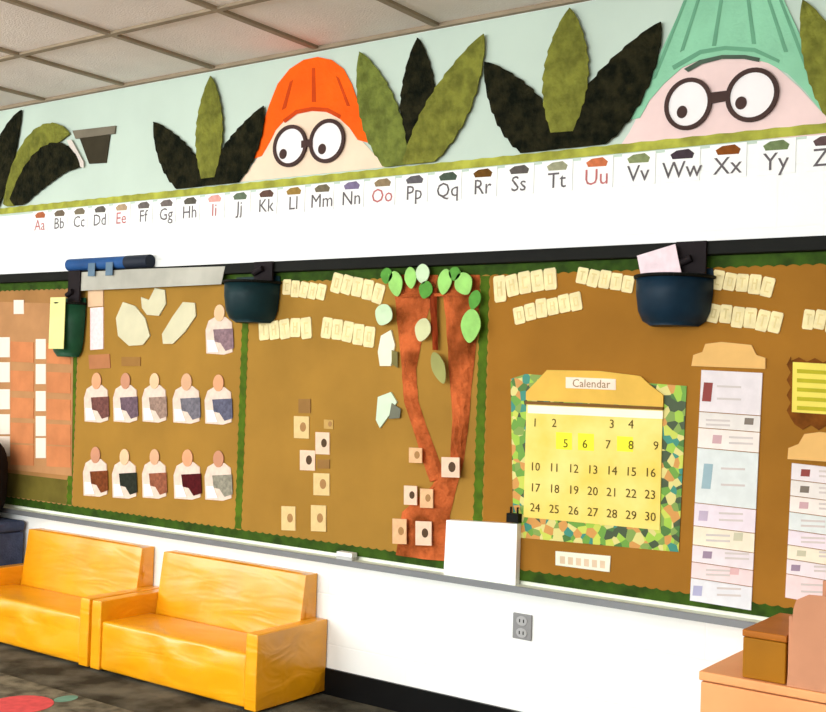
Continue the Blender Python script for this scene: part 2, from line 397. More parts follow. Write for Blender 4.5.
# ---------------------------------------------------------------- alphabet cards
pics = [(170, 96, 60), (110, 96, 80), (120, 110, 90), (96, 90, 84), (176, 150, 120), (104, 96, 92), (110, 100, 96), (88, 84, 74), (226, 160, 150), (96, 110, 90), (96, 70, 60), (150, 120, 60), (110, 100, 80),
        (122, 110, 140), (140, 120, 90), (96, 92, 96), (70, 84, 70), (100, 66, 20), (90, 84, 80), (150, 150, 120), (196, 110, 70), (130, 140, 96), (64, 52, 60), (130, 70, 20), (110, 126, 84), (90, 70, 70)]
CARD = M('card_white', (246, 246, 244), .5, .02)
for i in range(26):
    x = -4.99 + .1575 * i; z = 2.0265
    L = chr(65 + i); v = L in 'AEIOU'
    t = thing('alphabet_card', (x, 0, z - .05), 'white alphabet card lettered %s under the yellow-green border' % (L + L.lower()), 'alphabet card', 'alphabet cards above the board')
    MB().box(x - .062, x + .062, -.003, 0, z - .056, z + .056).build('card', CARD, t)
    b = MB(); b.prism([(x - .034, z + .022), (x + .036, z + .020), (x + .042, z + .036), (x + .022, z + .052), (x - .02, z + .05), (x - .042, z + .038)], .003, .001)
    b.build('picture', M('card_picture_%d' % i, pics[i], .7, .2, 40), t)
    b = MB(); text(b, L + L.lower(), .080, (x, z - .018), .003, .0012, 0, 1.0)
    b.build('lettering', M('letter_red', (190, 110, 110), .7, .1) if v else M('letter_grey', (104, 98, 100), .7, .15), t)

# ---------------------------------------------------------------- word tiles
TAN = M('tan_marks', (222, 203, 146), .8, .1)
def word(label, p0, p1, n, h, big=0):
    a, b = Vector(W(*p0, .02)), Vector(W(*p1, .02))
    d = (b - a); ang = math.atan2(d.y, d.x); wl = d.length / n
    hz = abs(W(p0[0], p0[1] - h, .02)[1] - a.y)
    t = thing('cutout_word', ((a.x + b.x) / 2, 0, (a.y + b.y) / 2), label, 'cutout lettering', 'cream cutout words on the boards')
    rnd = random.Random(label)
    for i in range(n):
        c = a + d * ((i + .5) / n); c = Vector((c.x, c.y + rnd.uniform(-.004, .004)))
        ti = ang + rnd.uniform(-.10, .10); hh = hz * (1.25 if (big and i == 0) else 1) * rnd.uniform(.9, 1.05); ww = wl * .95
        def R(x, z): return (c.x + x * cos(ti) - z * sin(ti), c.y + x * sin(ti) + z * cos(ti))
        e = .18
        pts = [R(ww * x / 2, hh * z / 2) for x, z in ((-1, -1 + e), (-1 + e, -1), (1 - e, -1), (1, -1 + e), (1, 1 - e), (1 - e, 1), (-1 + e, 1), (-1, 1 - e))]
        mb = MB(); mb.prism(pts, .018, .005, 0)
        k = rnd.randrange(4)
        bars = [[(-.45, -.3, -.55, .55), (.15, .4, -.55, .55), (-.3, .2, .0, .18)], [(-.4, -.2, -.55, .55), (-.2, .4, .38, .55), (-.2, .4, -.55, -.38)],
                [(-.12, .12, -.55, .4), (-.45, .45, .4, .58)], [(-.4, -.2, -.5, .5), (.2, .4, -.5, .5), (-.2, .2, .35, .5), (-.2, .2, -.5, -.35)]][k]
        for (x0_, x1_, z0_, z1_) in bars:
            mb.prism([R(ww * x / 2, hh * z / 2) for x, z in ((x0_, z0_), (x1_, z0_), (x1_, z1_), (x0_, z1_))], .023, .0006, 1)
        mb.build('letter_tile', [CREAM, TAN], t)
word('cream cutout word beside the dark basket, upper row over the numbered cards', (283, 287), (326, 293), 5, 17)
word('cream cutout word touching the top left of the paper tree', (332, 282), (384, 294), 5, 19)
word('cream cutout word directly below the middle dark basket', (259, 331), (312, 327), 5, 20)
word('cream cutout word in the lower row nearest the paper tree', (322, 326), (375, 338), 5, 21)
word('slanting cream cutout word in the top corner above the calendar', (494, 289), (557, 277), 5, 22, 1)
word('slanting cream cutout word, lower of two above the calendar', (514, 316), (582, 299), 6, 18)
word('cream cutout word just left of the basket with a pink card', (577, 275), (634, 284), 5, 17)
word('cream cutout word just right of the basket with a pink card', (712, 279), (774, 288), 5, 19)
word('cream cutout word above the tan header of the long pale strip', (708, 312), (782, 324), 6, 20)
word('cream cutout word at the right edge above the yellow chart', (803, 319), (850, 323), 4, 21)

# ---------------------------------------------------------------- glare on the black rail, painted as a pale strip above the second board
o = MB().prism([(-4.63, 1.662), (-3.62, 1.672), (-3.60, 1.750), (-4.2, 1.756), (-4.63, 1.752)], .0505, .002).build('rail_glare', M('pale_glare', (176, 174, 162), .6, .14, 5))
setp(o, 'pale strip of painted glare along the black rail above the student cutouts', 'painted glare')
t = thing('paper_tube', (-4.45, -.034, 1.763), 'dark blue rolled tube lying on the rail above the left boards', 'rolled tube')
MB().tube((-4.70, -.030, 1.793), (-4.27, -.030, 1.793), .030).build('roll', M('blue_roll', (42, 84, 140), .5, .25, 6), t)
MB().tube((-4.27, -.030, 1.793), (-4.11, -.030, 1.793), .031).build('end_cap', M('navy_cap', (38, 44, 56), .5, .1), t)
for xx in (-4.49, -4.36):
    MB().box(xx - .025, xx + .025, -.0645, -.0605, 1.73, 1.793).build('hanging_strap', M('slate_strap', (96, 120, 140), .6, .1), t)

# ---------------------------------------------------------------- student cutouts on the second board
SK = [(222, 160, 120), (196, 140, 110), (230, 190, 150), (214, 168, 132)]
spots = []
rowA = [((97, 398), (110, 70, 64)), ((126, 398), (106, 86, 96)), ((155, 398), (150, 124, 110)), ((187, 399), (112, 108, 116)), ((219, 400), (92, 92, 110))]
rowB = [((96, 472), (112, 58, 28)), ((125, 474), (40, 44, 34)), ((155, 474), (140, 84, 60)), ((188, 475), (76, 16, 20)), ((219, 476), (140, 136, 120))]
cn = {0: 'maroon-brown', 1: 'mauve-grey', 2: 'light brown', 3: 'grey', 4: 'slate blue'}
cn2 = {0: 'chestnut brown', 1: 'black and white', 2: 'reddish tan', 3: 'dark maroon', 4: 'pale grey'}
for k, (c, col) in enumerate(rowA): spots.append((c, col, 'student cutout with %s clothes in the upper row of five' % cn[k]))
for k, (c, col) in enumerate(rowB): spots.append((c, col, 'student cutout with %s clothes in the lower row of five' % cn2[k]))
spots.append(((220, 330), (136, 110, 116), 'student cutout alone at upper right, under the dark basket'))
PALE = M('pale_pink_paper', (222, 200, 184), .7, .08, 40)
for k, ((x, y), col, lab) in enumerate(spots):
    bx, bz = W(x, y + 26, .02)
    t = thing('student_cutout', (bx, 0, bz), lab, 'paper cutout', 'student cutouts on the second board')
    s = 26 if x < 170 else 29
    def P(u, v): return (x + u * s / 2, y + v * 26)
    MB().px([P(-.9, .9), P(-.95, .0), P(-.75, -.35), P(-.3, -.5), P(.4, -.5), P(.85, -.3), P(.9, .85), P(.3, .95)], .018, .004).build('shirt_card', PALE, t)
    hx, hz = W(x, y - 17, .02); rx = abs(W(x + s * .18, y, .02)[0] - W(x, y, .02)[0])
    MB().disc((hx, hz), rx, rx * 1.15, .022, .003, 0, 20).build('head', M('skin_paper_%d' % (k % 4), SK[k % 4], .7, .06), t)
    MB().px([P(-.45, -.02), P(.9, -.06), P(.95, .7), P(.4, .8), P(.05, .5), P(-.35, .45)], .022, .002).build('clothes', M('clothes_%d' % k, col, .8, .25, 60), t)
    MB().px([P(-.85, .38), P(-.38, .40), P(-.1, .85), P(-.8, .85)], .0225, .002).build('name_tag', WHITE, t)
for pts, lab in (([(117, 318), (124, 302), (136, 306), (146, 318), (151, 336), (144, 345), (130, 346), (119, 336)], 'rounded white paper leaf nearest the left basket'),
                 ([(142, 297), (150, 300), (156, 288), (166, 290), (167, 304), (160, 316), (148, 315), (143, 308)], 'cream paper leaf highest of the three'),
                 ([(163, 334), (174, 316), (184, 302), (196, 303), (197, 316), (186, 332), (174, 344), (164, 344)], 'slanting white paper leaf nearest the middle basket')):
    o = MB().px(pts, .018, .008).build('paper_leaf', M('cream_leaf', (208, 202, 170), .7, .06), None, bevel=.002); setp(o, lab, 'paper leaf', 'white paper leaves on the second board')
t = thing('name_card', (W(97, 350)[0], 0, W(97, 350)[1]), 'tall pink and white card right beside the green basket', 'card')
MB().px([(91, 308), (104, 307), (104, 349), (91, 350)], .018, .005).build('card', M('pink_white', (240, 214, 214), .7, .08, 50), t)
MB().px([(89, 290), (104, 289), (104, 306), (89, 307)], .018, .006).build('card_header', M('peach_head', (222, 186, 150), .7, .08), t)
o = MB().px([(89, 355), (110, 354), (111, 368), (90, 369)], .018, .004).build('paper_label', M('rust_label', (176, 116, 76), .7, .1)); setp(o, 'small rust label under the tall pink and white card', 'label')
o = MB().px([(122, 357), (141, 357), (141, 366), (122, 366)], .018, .004).build('paper_label', M('brown_label', (152, 110, 56), .7, .1)); setp(o, 'small brown label below the rounded white paper leaf', 'label')

# ---------------------------------------------------------------- job pocket chart on the first board
t = thing('pocket_chart', (W(40, 470)[0], 0, W(40, 470)[1]), 'orange-brown pocket chart on the leftmost board', 'pocket chart')
MB().px([(-60, 300), (74, 304), (72, 476), (-60, 462)], .0193, .0027).build('chart_backing', M('chart_tan', (178, 130, 86), .8, .08), t)
ys = [355, 384, 411, 436, 458]
POCK = M('pocket_orange', (196, 124, 78), .7, .10, 10)
for r_ in range(5):
    y = ys[r_]
    for (xa, xb) in ((11, 34), (47, 71), (-30, 0)):
        MB().px([(xa, y - 14 + .04 * xa), (xb, y - 14 + .04 * xb), (xb, y + 6 + .05 * xb), (xa, y + 6 + .05 * xa)], .022, .003).build('pocket', POCK, t)
rown = ['top', 'second', 'third', 'fourth', 'bottom']
for r_ in range(5):
    for (xc, nm) in ((5, 'left'), (41, 'inner')):
        y = ys[r_] + .05 * xc - 12 + (0 if r_ else 4)
        o = MB().px([(xc - 5, y - 10), (xc + 5, y - 10), (xc + 5, y + 10), (xc - 5, y + 10)], .022, .002).build('name_card', M('soft_white', (240, 222, 206), .7, .05))
        setp(o, 'small white card in the %s row of the pocket chart, %s column' % (rown[r_], nm), 'card', 'name cards in the pocket chart')
o = MB().px([(14, 300), (24, 300), (24, 314), (14, 314)], .022, .002).build('name_card', M('soft_white', (240, 222, 206))); setp(o, 'single white card above the rows of the pocket chart', 'card', 'name cards in the pocket chart')

# ---------------------------------------------------------------- tree on the third board
BARK = M('bark_paper', (150, 72, 26), .85, .3, 9, bump=1.0, bscale=30, c2=(206, 104, 54))
t = thing('paper_tree', (W(425, 562)[0], 0, W(425, 562)[1]), 'orange-brown crumpled paper tree with two limbs and green leaves', 'paper tree')
def relief(pts, off, dep, rnd):
    """closed outline with a crumpled raised front"""
    P2 = [W(a, b, off) for a, b in pts]
    h = len(P2) // 2; L_, R_ = P2[:h], P2[h:][::-1]
    vs, fs = [], []; N = 5
    rows = []
    for i in range(h - 1):
        for s_ in range(4):
            u = s_ / 4; rows.append((Vector(L_[i]).lerp(Vector(L_[i + 1]), u), Vector(R_[i]).lerp(Vector(R_[i + 1]), u)))
    rows.append((Vector(L_[-1]), Vector(R_[-1])))
    for (l, r_) in rows:
        for k in range(N + 1):
            u = k / N; q = l.lerp(r_, u)
            y = off + .001 + dep * (sin(pi * u) ** .6) * rnd.uniform(.45, 1)
            vs.append((q.x + rnd.uniform(-.003, .003), -y, q.y))
    M_ = N + 1
    for i in range(len(rows) - 1):
        for k in range(N): fs.append((i * M_ + k, (i + 1) * M_ + k, (i + 1) * M_ + k + 1, i * M_ + k + 1))
    b0 = len(vs)
    for (l, r_) in rows: vs += [(l.x, -off, l.y), (r_.x, -off, r_.y)]
    for i in range(len(rows) - 1):
        a = b0 + 2 * i
        fs.append((i * M_, a, a + 2, (i + 1) * M_)); fs.append((i * M_ + N, (i + 1) * M_ + N, a + 3, a + 1)); fs.append((a, a + 1, a + 3, a + 2))
    fs.append(tuple(range(0, M_)) + (b0 + 1, b0)); e = (len(rows) - 1) * M_
    fs.append((b0 + 2 * len(rows) - 2, b0 + 2 * len(rows) - 1) + tuple(range(e + N, e - 1, -1)))
    return MB().add(vs, fs)
rn = random.Random(3)
relief([(442, 275), (446, 320), (450, 380), (453, 420), (450, 460), (430, 488), (402, 512), (396, 555), (447, 561), (450, 515), (456, 490), (464, 460), (469, 420), (472, 380), (478, 320), (480, 275)], .0197, .0223, rn).build('trunk', BARK, t)
relief([(394, 275), (397, 320), (402, 370), (404, 402), (414, 432), (420, 452), (430, 482), (446, 478), (434, 446), (426, 425), (418, 400), (416, 370), (426, 320), (438, 275)], .0197, .0123, rn).build('limb', BARK, t)
relief([(430, 288), (431, 320), (433, 350), (438, 350), (437, 320), (437, 288)], .036, .010, rn).build('vine', M('dark_bark', (128, 48, 16), .85, .2, 20), t)
LG = M('light_green_paper', (150, 206, 110), .7, .12, 20); PG = M('pale_green_paper', (196, 220, 182), .7, .08, 20); DG = M('mid_green_paper', (86, 150, 60), .7, .15, 20)
lv = [((397, 284), (14, 26), LG), ((388, 276), (12, 16), DG), ((412, 278), (12, 22), LG), ((424, 274), (14, 20), PG), ((427, 290), (14, 18), DG), ((446, 282), (14, 26), LG), ((465, 284), (18, 24), LG), ((456, 274), (12, 14), DG),
      ((472, 326), (20, 34), LG), ((385, 315), (18, 22), PG), ((424, 330), (16, 24), M('cream_green', (206, 208, 160), .7, .1)), ((476, 300), (12, 20), DG), ((440, 368), (13, 34), M('grey_green', (150, 150, 90), .7, .1))]
for k, ((x, y), (w_, h_), mt) in enumerate(lv):
    c = W(x, y, .044); rx = abs(W(x + w_ / 2, y, .044)[0] - c[0]); rz = abs(W(x, y - h_ / 2, .044)[1] - c[1]); a = rn.uniform(-.5, .5)
    pts = []
    for q in range(24):
        th = 2 * pi * q / 24; rr = (1 - .25 * abs(sin(th))) if sin(th) < 0 else 1
        X, Z = rx * cos(th) * rr * abs(cos(th)) ** .15, rz * sin(th)
        pts.append((c[0] + X * cos(a) - Z * sin(a), c[1] + X * sin(a) + Z * cos(a)))
    MB().prism(pts, .0505, .004).build('leaf', mt, t)
MB().box(W(440, 300)[0] - .17, W(440, 300)[0] + .17, -.044, -.036, 1.60, 1.612).build('twig', BARK, t)
o = MB(); o.px([(379, 397), (392, 392), (398, 402), (392, 413), (381, 428), (377, 420)], .018, .008, 0); o.px([(392, 403), (401, 409), (400, 418), (389, 419)], .0265, .003, 1)
setp(o.build('paper_bird', [M('mint_white_paper', (206, 224, 196), .7, .06), M('grey_wing', (110, 112, 96), .7, .1)]), 'pale mint paper bird with a grey wing left of the tree', 'paper bird')
o = MB(); o.px([(382, 336), (392, 330), (396, 345), (392, 366), (381, 366), (379, 352)], .018, .008, 0); o.px([(392, 350), (398, 352), (398, 368), (392, 364)], .0265, .003, 1)
setp(o.build('paper_bird', [M('cream_bird_paper', (232, 232, 206), .7, .06), M('olive_wing', (120, 112, 66), .7, .1)]), 'cream paper bird with an olive wing at the tree crown edge', 'paper bird')
pc = [((416, 455), 13, 15, 0, 'peach photo card on the left limb of the tree'), ((451, 467), 18, 20, 1, 'photo card with a dark dot on the right trunk, highest on the trunk'),
      ((411, 495), 13, 19, 1, 'left card of the pair across the base of the tree'), ((427, 498), 13, 19, 0, 'right card of the pair across the base of the tree'),
      ((400, 531), 14, 25, 0, 'left card of the lowest pair on the tree'), ((424, 533), 16, 24, 1, 'right card of the lowest pair on the tree'),
      ((302, 427), 15, 22, 2, 'pale card highest of the loose cards left of the tree'), ((323, 443), 14, 22, 1, 'card with a dark dot, upper right of the loose cards'),
      ((308, 460), 15, 20, 1, 'card with a dark dot in the middle left of the loose cards'), ((322, 484), 16, 22, 2, 'card alone in the middle right of the loose cards'),
      ((289, 518), 14, 24, 2, 'bottom left card of the loose cards, above the tray'), ((319, 518), 15, 26, 2, 'bottom right card of the loose cards, above the tray'), ((329, 424), 9, 9, 3, 'tiny tan card beside the topmost loose card')]
PCM = [M('peach_card', (222, 176, 132), .7, .08, 40), M('pink_card', (230, 196, 170), .7, .06, 40), M('sand_card', (216, 188, 132), .7, .06, 40), M('tan_card', (190, 154, 88), .7, .06, 40)]
PD = M('picture_dark', (86, 66, 48), .8, .2); PMID = M('picture_brown', (166, 124, 78), .8, .15)
for (c, w_, h_, k, lab) in pc:
    tree = c[0] > 380; off = (.046 if c[0] > 392 and tree else .018)
    x, y = c; bx, bz = W(x, y + h_ / 2, off)
    t2 = thing('picture_card', (bx, -off, bz), lab, 'card', 'picture cards around the paper tree' if tree else 'loose picture cards on the third board')
    MB().px([(x - w_ / 2, y - h_ / 2), (x + w_ / 2, y - h_ / 2 + .6), (x + w_ / 2, y + h_ / 2 + .6), (x - w_ / 2, y + h_ / 2)], off, .004).build('card', PCM[k], t2)
    f_ = off + .004
    cc = W(x + 1, y, f_); rr = abs(W(x + w_ * .2, y, f_)[0] - W(x, y, f_)[0])
    MB().disc(cc, rr, rr * 1.2, f_, .001, 0, 14).build('picture', PD if k == 1 else PMID, t2)
for (x, y, w_, h_, lab) in ((305, 406, 12, 14, 'brown paper scrap above the loose cards'), (324, 464, 12, 9, 'brown paper scrap between the loose cards')):
    o = MB().px([(x - w_ / 2, y - h_ / 2), (x + w_ / 2, y - h_ / 2), (x + w_ / 2, y + h_ / 2), (x - w_ / 2, y + h_ / 2)], .018, .004).build('paper_scrap', M('brown_scrap', (146, 108, 60), .8, .1)); setp(o, lab, 'paper scrap')

# ---------------------------------------------------------------- calendar
t = thing('paper_calendar', (W(597, 545)[0], 0, W(597, 545)[1]), 'yellow monthly calendar on a leafy green border poster', 'calendar')
JUN = patchwork('jungle_print', [(96, 150, 40), (60, 110, 30), (190, 200, 70), (40, 130, 110), (150, 190, 50), (200, 140, 60), (120, 150, 60), (210, 200, 120), (50, 70, 30)], 36)
MB().px([(511, 379), (526, 374), (660, 384), (687, 386), (679, 552), (514, 537)], .0184, .0036).build('border_poster', JUN, t)
CY = M('calendar_yellow', (236, 208, 96), .6, .06, 6, c2=(238, 220, 132)); CH = M('calendar_gold', (222, 178, 78), .6, .08, 8)
MB().px([(527, 404), (663, 410), (660, 530), (524, 517)], .022, .004).build('date_page', CY, t)
MB().px([(527, 400), (527, 392), (538, 381), (548, 370), (600, 371), (641, 376), (652, 386), (664, 395), (664, 407)], .022, .008).build('header', CH, t)
MB().px([(527, 401), (664, 407), (664, 410), (527, 404)], .022, .012).build('header_edge', M('calendar_edge', (120, 84, 40), .7, .1), t)
MB().px([(528, 405), (663, 411), (663, 419), (528, 413)], .026, .002).build('weekday_strip', M('weekday_white', (246, 238, 216), .6, .04), t)
MB().px([(566, 377), (616, 379), (616, 390), (566, 388)], .030, .002).build('title_plate', M('title_white', (240, 220, 200), .6, .05), t)
b = MB(); c = W(591, 384, .033); text(b, 'Calendar', .040, c, .032, .0008, 0, 1.0); b.build('title_lettering', M('title_ink', (150, 124, 90), .7, .1), t)
b = MB(); colx = [535, 553, 571, 589, 609, 629, 650]; num = 1
rows = [(423, 2, [0, 1, 4, 5]), (443, 3, [1.6, 2.6, 3.8, 5, 6.3]), (467, 6, range(7)), (488, 7, range(7)), (508, 9, range(7))]
for (y, dy, cs) in rows:
    for cidx in cs:
        xx = 535 + cidx * 19.2; b = MB(); text(b, str(num), .042, W(xx, y + dy * cidx / 6, .027), .0266, .0008); b.build('date', M('date_ink', (84, 66, 24), .7, .1), t); num += 1
for q in ([(556, 432), (572, 433), (572, 450), (556, 449)], [(578, 433), (594, 434), (594, 451), (578, 450)], [(617, 436), (633, 437), (633, 452), (617, 451)]):
    MB().px(q, .026, .0006).build('highlight', M('lime_highlight', (236, 232, 60), .6, .05), t)
t = thing('paper_label', (W(582, 568)[0], 0, W(582, 568)[1]), 'white label strip below the calendar', 'label')
MB().px([(556, 551), (611, 556), (610, 572), (556, 565)], .018, .004).build('label_card', M('label_white', (226, 228, 208), .6, .05), t)
b = MB()
for q in range(6): b.px([(560 + q * 8, 556 + q * .9), (565 + q * 8, 556.6 + q * .9), (565 + q * 8, 564 + q * .9), (560 + q * 8, 563.4 + q * .9)], .022, .0005)
b.build('faded_marks', M('faded_marks', (214, 190, 160), .7, .1), t)

# ---------------------------------------------------------------- long schedule strips
HEADM = M('tan_header', (224, 178, 108), .7, .06)
def header(pts, lab):
    o = MB().px(pts, .018, .006).build('header_card', HEADM); setp(o, lab, 'header card', 'tan headers over the pale strips')
header([(692, 366), (694, 355), (703, 352), (706, 344), (722, 342), (752, 345), (757, 355), (766, 358), (766, 369)], 'stepped tan header card above the longer pale strip')
header([(788, 459), (789, 448), (799, 444), (805, 434), (820, 432), (860, 436), (864, 464)], 'stepped tan header card below the yellow chart')
tints = [(222, 214, 216), (222, 216, 210), (232, 222, 214), (214, 220, 218), (226, 214, 222), (232, 222, 200), (226, 216, 220), (232, 210, 210), (222, 222, 226), (234, 226, 214)]
marks = [(142, 70, 66), (120, 110, 100), (196, 160, 164), (150, 176, 184), (186, 170, 190), (190, 186, 160), (150, 130, 150), (210, 170, 170), (170, 170, 200), (190, 180, 170)]
def strip(ys_, xl, xr, slope, labs, grp, wmk):
    for i in range(len(ys_) - 1):
        y0, y1 = ys_[i], ys_[i + 1] - .8
        def X(b, y): return b + (370 - y) * .05
        bx, bz = W(X(xl, y1), y1, .02)
        t = thing('schedule_card', (bx, 0, bz), labs[i], 'card', grp)
        MB().px([(X(xl, y0), y0), (X(xr, y0), y0 + slope + .03 * (y0 - 370)), (X(xr, y1), y1 + slope + .03 * (y1 - 370)), (X(xl, y1), y1)], .018, .005).build('card', M('pale_card_%d' % (i % 10), tints[i % 10], .7, .04, 30), t)
        hh = y1 - y0; rr = random.Random(i * 7 + len(ys_))
        xm = xl + rr.choice((4, 9, 40)) if wmk is None else wmk[i]
        MB().px([(X(xm, y0), y0 + hh * .25 + 2), (X(xm + 9, y0), y0 + hh * .25 + 2.5), (X(xm + 9, y1), y0 + hh * .72 + 2), (X(xm, y1), y0 + hh * .72 + 1.5)], .023, .0006, 0).build('picture', M('mark_%d' % i, marks[i % 10], .7, .1), t)
        for q in range(2):
            xa = xm + 13 if xm < xl + 30 else xl + 4
            yq = y0 + hh * (.32 + .3 * q)
            MB().px([(xa, yq + 2), (xa + 24, yq + 3), (xa + 24, yq + 5), (xa, yq + 4)], .023, .0006).build('text_line', M('mark_line', (200, 190, 186), .7, .05), t)
place = ['topmost card', 'second card', 'third card', 'fourth card', 'fifth card', 'sixth card', 'seventh card', 'eighth card', 'lowest card']
pl9 = ['topmost card with a dark red mark', 'thin second card', 'third card', 'tall fourth card with a blue-grey mark', 'fifth card, cream tinted', 'sixth card with a mauve mark', 'seventh card', 'eighth card', 'lowest card']
strip([370, 412, 428, 448, 503, 526, 545, 562, 578, 601], 702, 763, 3, [s_ + ' of the longer pale strip beside the calendar' for s_ in pl9], 'schedule cards of the longer strip', [704, 747, 716, 708, 706, 742, 712, 740, 704])
strip([463, 480, 496, 512, 530, 545, 559, 574, 598], 797, 858, 4, [s_ + ' of the pale strip cut off by the picture edge' for s_ in place[:7]] + ['lowest card of the pale strip cut off by the picture edge'], 'schedule cards of the shorter strip', None)

# yellow chart at the right
t = thing('yellow_chart', (W(822, 418)[0], 0, W(822, 418)[1]), 'yellow ruled chart with a brown notched border by the right edge', 'chart')
pts = []
L0, L1 = (787, 357), (870, 424)
for q in range(9): pts.append((L0[0] + (0 if q % 2 else 4), L1[1] - 6 - (L1[1] - L0[1] - 6) * q / 8))
for q in range(11): pts.append((L0[0] + 4 + 8 * q, L0[1] + (0 if q % 2 else 4) + q * .4))
pts += [(872, 430)]
for q in range(10, 0, -1): pts.append((L0[0] + 8 * q, L1[1] + (0 if q % 2 else 5) + q * .3))
MB().px(pts, .018, .004).build('border', M('brown_border', (112, 62, 14), .8, .25, 25), t)
MB().px([(793, 362), (868, 366), (866, 417), (792, 412)], .022, .002).build('page', M('chart_yellow', (232, 214, 96), .7, .06), t)
b = MB()
for q in range(5): b.px([(797, 369 + q * 9.2), (866, 373 + q * 9.2), (866, 377 + q * 9.2), (797, 373 + q * 9.2)], .024, .0006)
b.build('ruled_lines', M('olive_lines', (180, 172, 40), .7, .1), t)

# ---------------------------------------------------------------- wall baskets
def basket(label, xc, zt, w_, h_, col, body_d=.15, hook=True, yb_=.0235):
    t = thing('hanging_basket', (xc, -.02, zt - h_), label, 'wall basket', 'dark buckets hanging from the board rail')
    vs, fs = [], []; n = 24; lv_ = [(0, 1.0), (.35, .99), (.7, .93), (.9, .82), (1.0, .62)]
    y0 = -(yb_ + .0035)
    def ringp(f_, z, k=1.0):
        return [(xc + w_ / 2 * f_ * k * cos(pi + pi * i / n) , y0 - body_d * f_ * k * sin(pi * i / n), z) for i in range(n + 1)]
    rings = [ringp(f_, zt - h_ * u) for u, f_ in lv_]
    inn = [[(x, y, z) for (x, y, z) in ringp(f_, zt - h_ * u * .95 , .92)] for u, f_ in reversed(lv_)]
    allr = rings + inn; m_ = n + 1
    for r_ in allr: vs += r_
    for k in range(len(allr) - 1):
        if k == len(rings) - 1: continue
        for i in range(n): fs.append((k * m_ + i, (k + 1) * m_ + i, (k + 1) * m_ + i + 1, k * m_ + i + 1))
    K = len(rings)
    fs.append([(K - 1) * m_ + i for i in range(m_)]); fs.append([K * m_ + i for i in range(m_)][::-1])
    e = (len(allr) - 1) * m_
    for i in range(n): fs.append((i, i + 1, e + i + 1, e + i))
    MB().add(vs, fs, 0, True).build('bucket', M('bucket_' + col[0], col[1], .45, .15, 12), t)
    MB().prism([(xc - w_ / 2, zt), (xc - w_ * .31, zt - h_), (xc + w_ * .31, zt - h_), (xc + w_ / 2, zt), (xc + w_ * .48, zt + .03), (xc - w_ * .48, zt + .03)], yb_, .004).build('back_plate', M('bucket_' + col[0], col[1]), t)
    rim = MB()
    for i in range(n):
        a_, b_ = ringp(1.02, zt)[i], ringp(1.02, zt)[i + 1]; rim.tube(a_, b_, .006, 8)
    rim.build('rim', BLACK, t)
    if hook:
        MB().box(xc + w_ * .04, xc + w_ * .44, -.062, -.0515, zt + .0, 1.7615).build('strap', M('strap_black', (30, 24, 26), .7, .2), t)
        MB().tube((xc + w_ * .06, -.07, zt + .04), (xc + w_ * .26, -.07, zt + .06), .012).build('strap_knot', M('strap_black', (30, 24, 26)), t)
    return t
b1 = W(252, 285, .06); basket('small dark teal bucket hanging between the student cutouts and cutout words', b1[0], 1.672, .262, .170, ('teal', (20, 44, 48)))
b2 = W(676, 280, .06); basket('larger navy bucket above the calendar holding a pink card', b2[0] - .012, 1.645, .256, .160, ('navy', (20, 42, 58)))
b3 = W(70, 300, .04); t = basket('dark green bucket at the left holding a pale yellow card', b3[0], 1.60, .22, .26, ('green', (30, 72, 48)), body_d=.085, yb_=.0265)
o = MB(); xc, yc = W(659, 268, .09); a_ = radians(14)
def Rq(x, z): return (xc + x * cos(a_) - z * sin(a_), yc + x * sin(a_) + z * cos(a_))
o.prism([Rq(-.068, -.085), Rq(.07, -.085), Rq(.07, .062), Rq(-.068, .062)], .085, .003)
setp(o.build('pink_card', M('pink_card_paper', (236, 214, 220), .7, .08, 25)), 'pale pink card sticking out of the navy bucket above the calendar', 'card')
xc, zc = W(59, 322, .118)
o = MB().prism([(xc - .070, zc - .13), (xc + .045, zc - .13), (xc + .045, zc + .12), (xc - .070, zc + .12)], .118, .003).build('yellow_card', M('pale_yellow_paper', (226, 226, 150), .7, .06))
setp(o, 'pale yellow card on the front of the dark green bucket', 'card')

# ---------------------------------------------------------------- white sheet, clip, eraser, outlet
a = W(446, 521, .045); b_ = W(518, 521, .045); zz = .5665
o = MB(); o.prism([(a[0], zz - .006), (W(516, 585, .045)[0], zz - .006), (b_[0], W(518, 524, .045)[1]), (a[0] + .005, W(447, 520, .045)[1])], .022, .028)
setp(o.build('white_box_file', M('bright_white', (250, 250, 250), .5, .01)), 'blank white folder standing on the chalk tray between the tree and calendar', 'folder')
o.v = []; cc = W(515, 517, .04)
mb = MB(); mb.box(cc[0] - .03, cc[0] + .018, -.05, -.021, cc[1] - .020, cc[1] + .012); mb.tube((cc[0] - .02, -.036, cc[1] + .01), (cc[0] - .02, -.036, cc[1] + .035), .004, 8); mb.tube((cc[0] + .008, -.036, cc[1] + .01), (cc[0] + .008, -.036, cc[1] + .035), .004, 8)
setp(mb.build('binder_clip', BLACK), 'black clip at the top corner of the white folder', 'clip')
ex = W(346, 557, .05)[0]
t = thing('chalk_eraser', (ex, -.045, .5602), 'small white eraser lying on the chalk tray under the loose cards', 'eraser')
MB().box(ex - .04, ex + .04, -.063, -.028, .5602, .572).build('felt_pad', M('grey_felt', (190, 190, 186), .9, .1), t)
MB().box(ex - .04, ex + .04, -.063, -.028, .572, .59).build('eraser_body', WHITE, t, bevel=.003)
ox0, oz1 = W(514, 612); ox1, oz0 = W(532, 641)
t = thing('electrical_outlet', ((ox0 + ox1) / 2, 0, oz0), 'grey double electrical outlet on the white wall below the tray', 'outlet')
MB().box(ox0, ox1, -.008, 0, oz0, oz1).build('cover_plate', M('outlet_grey', (140, 140, 140), .5, .05), t, bevel=.003)
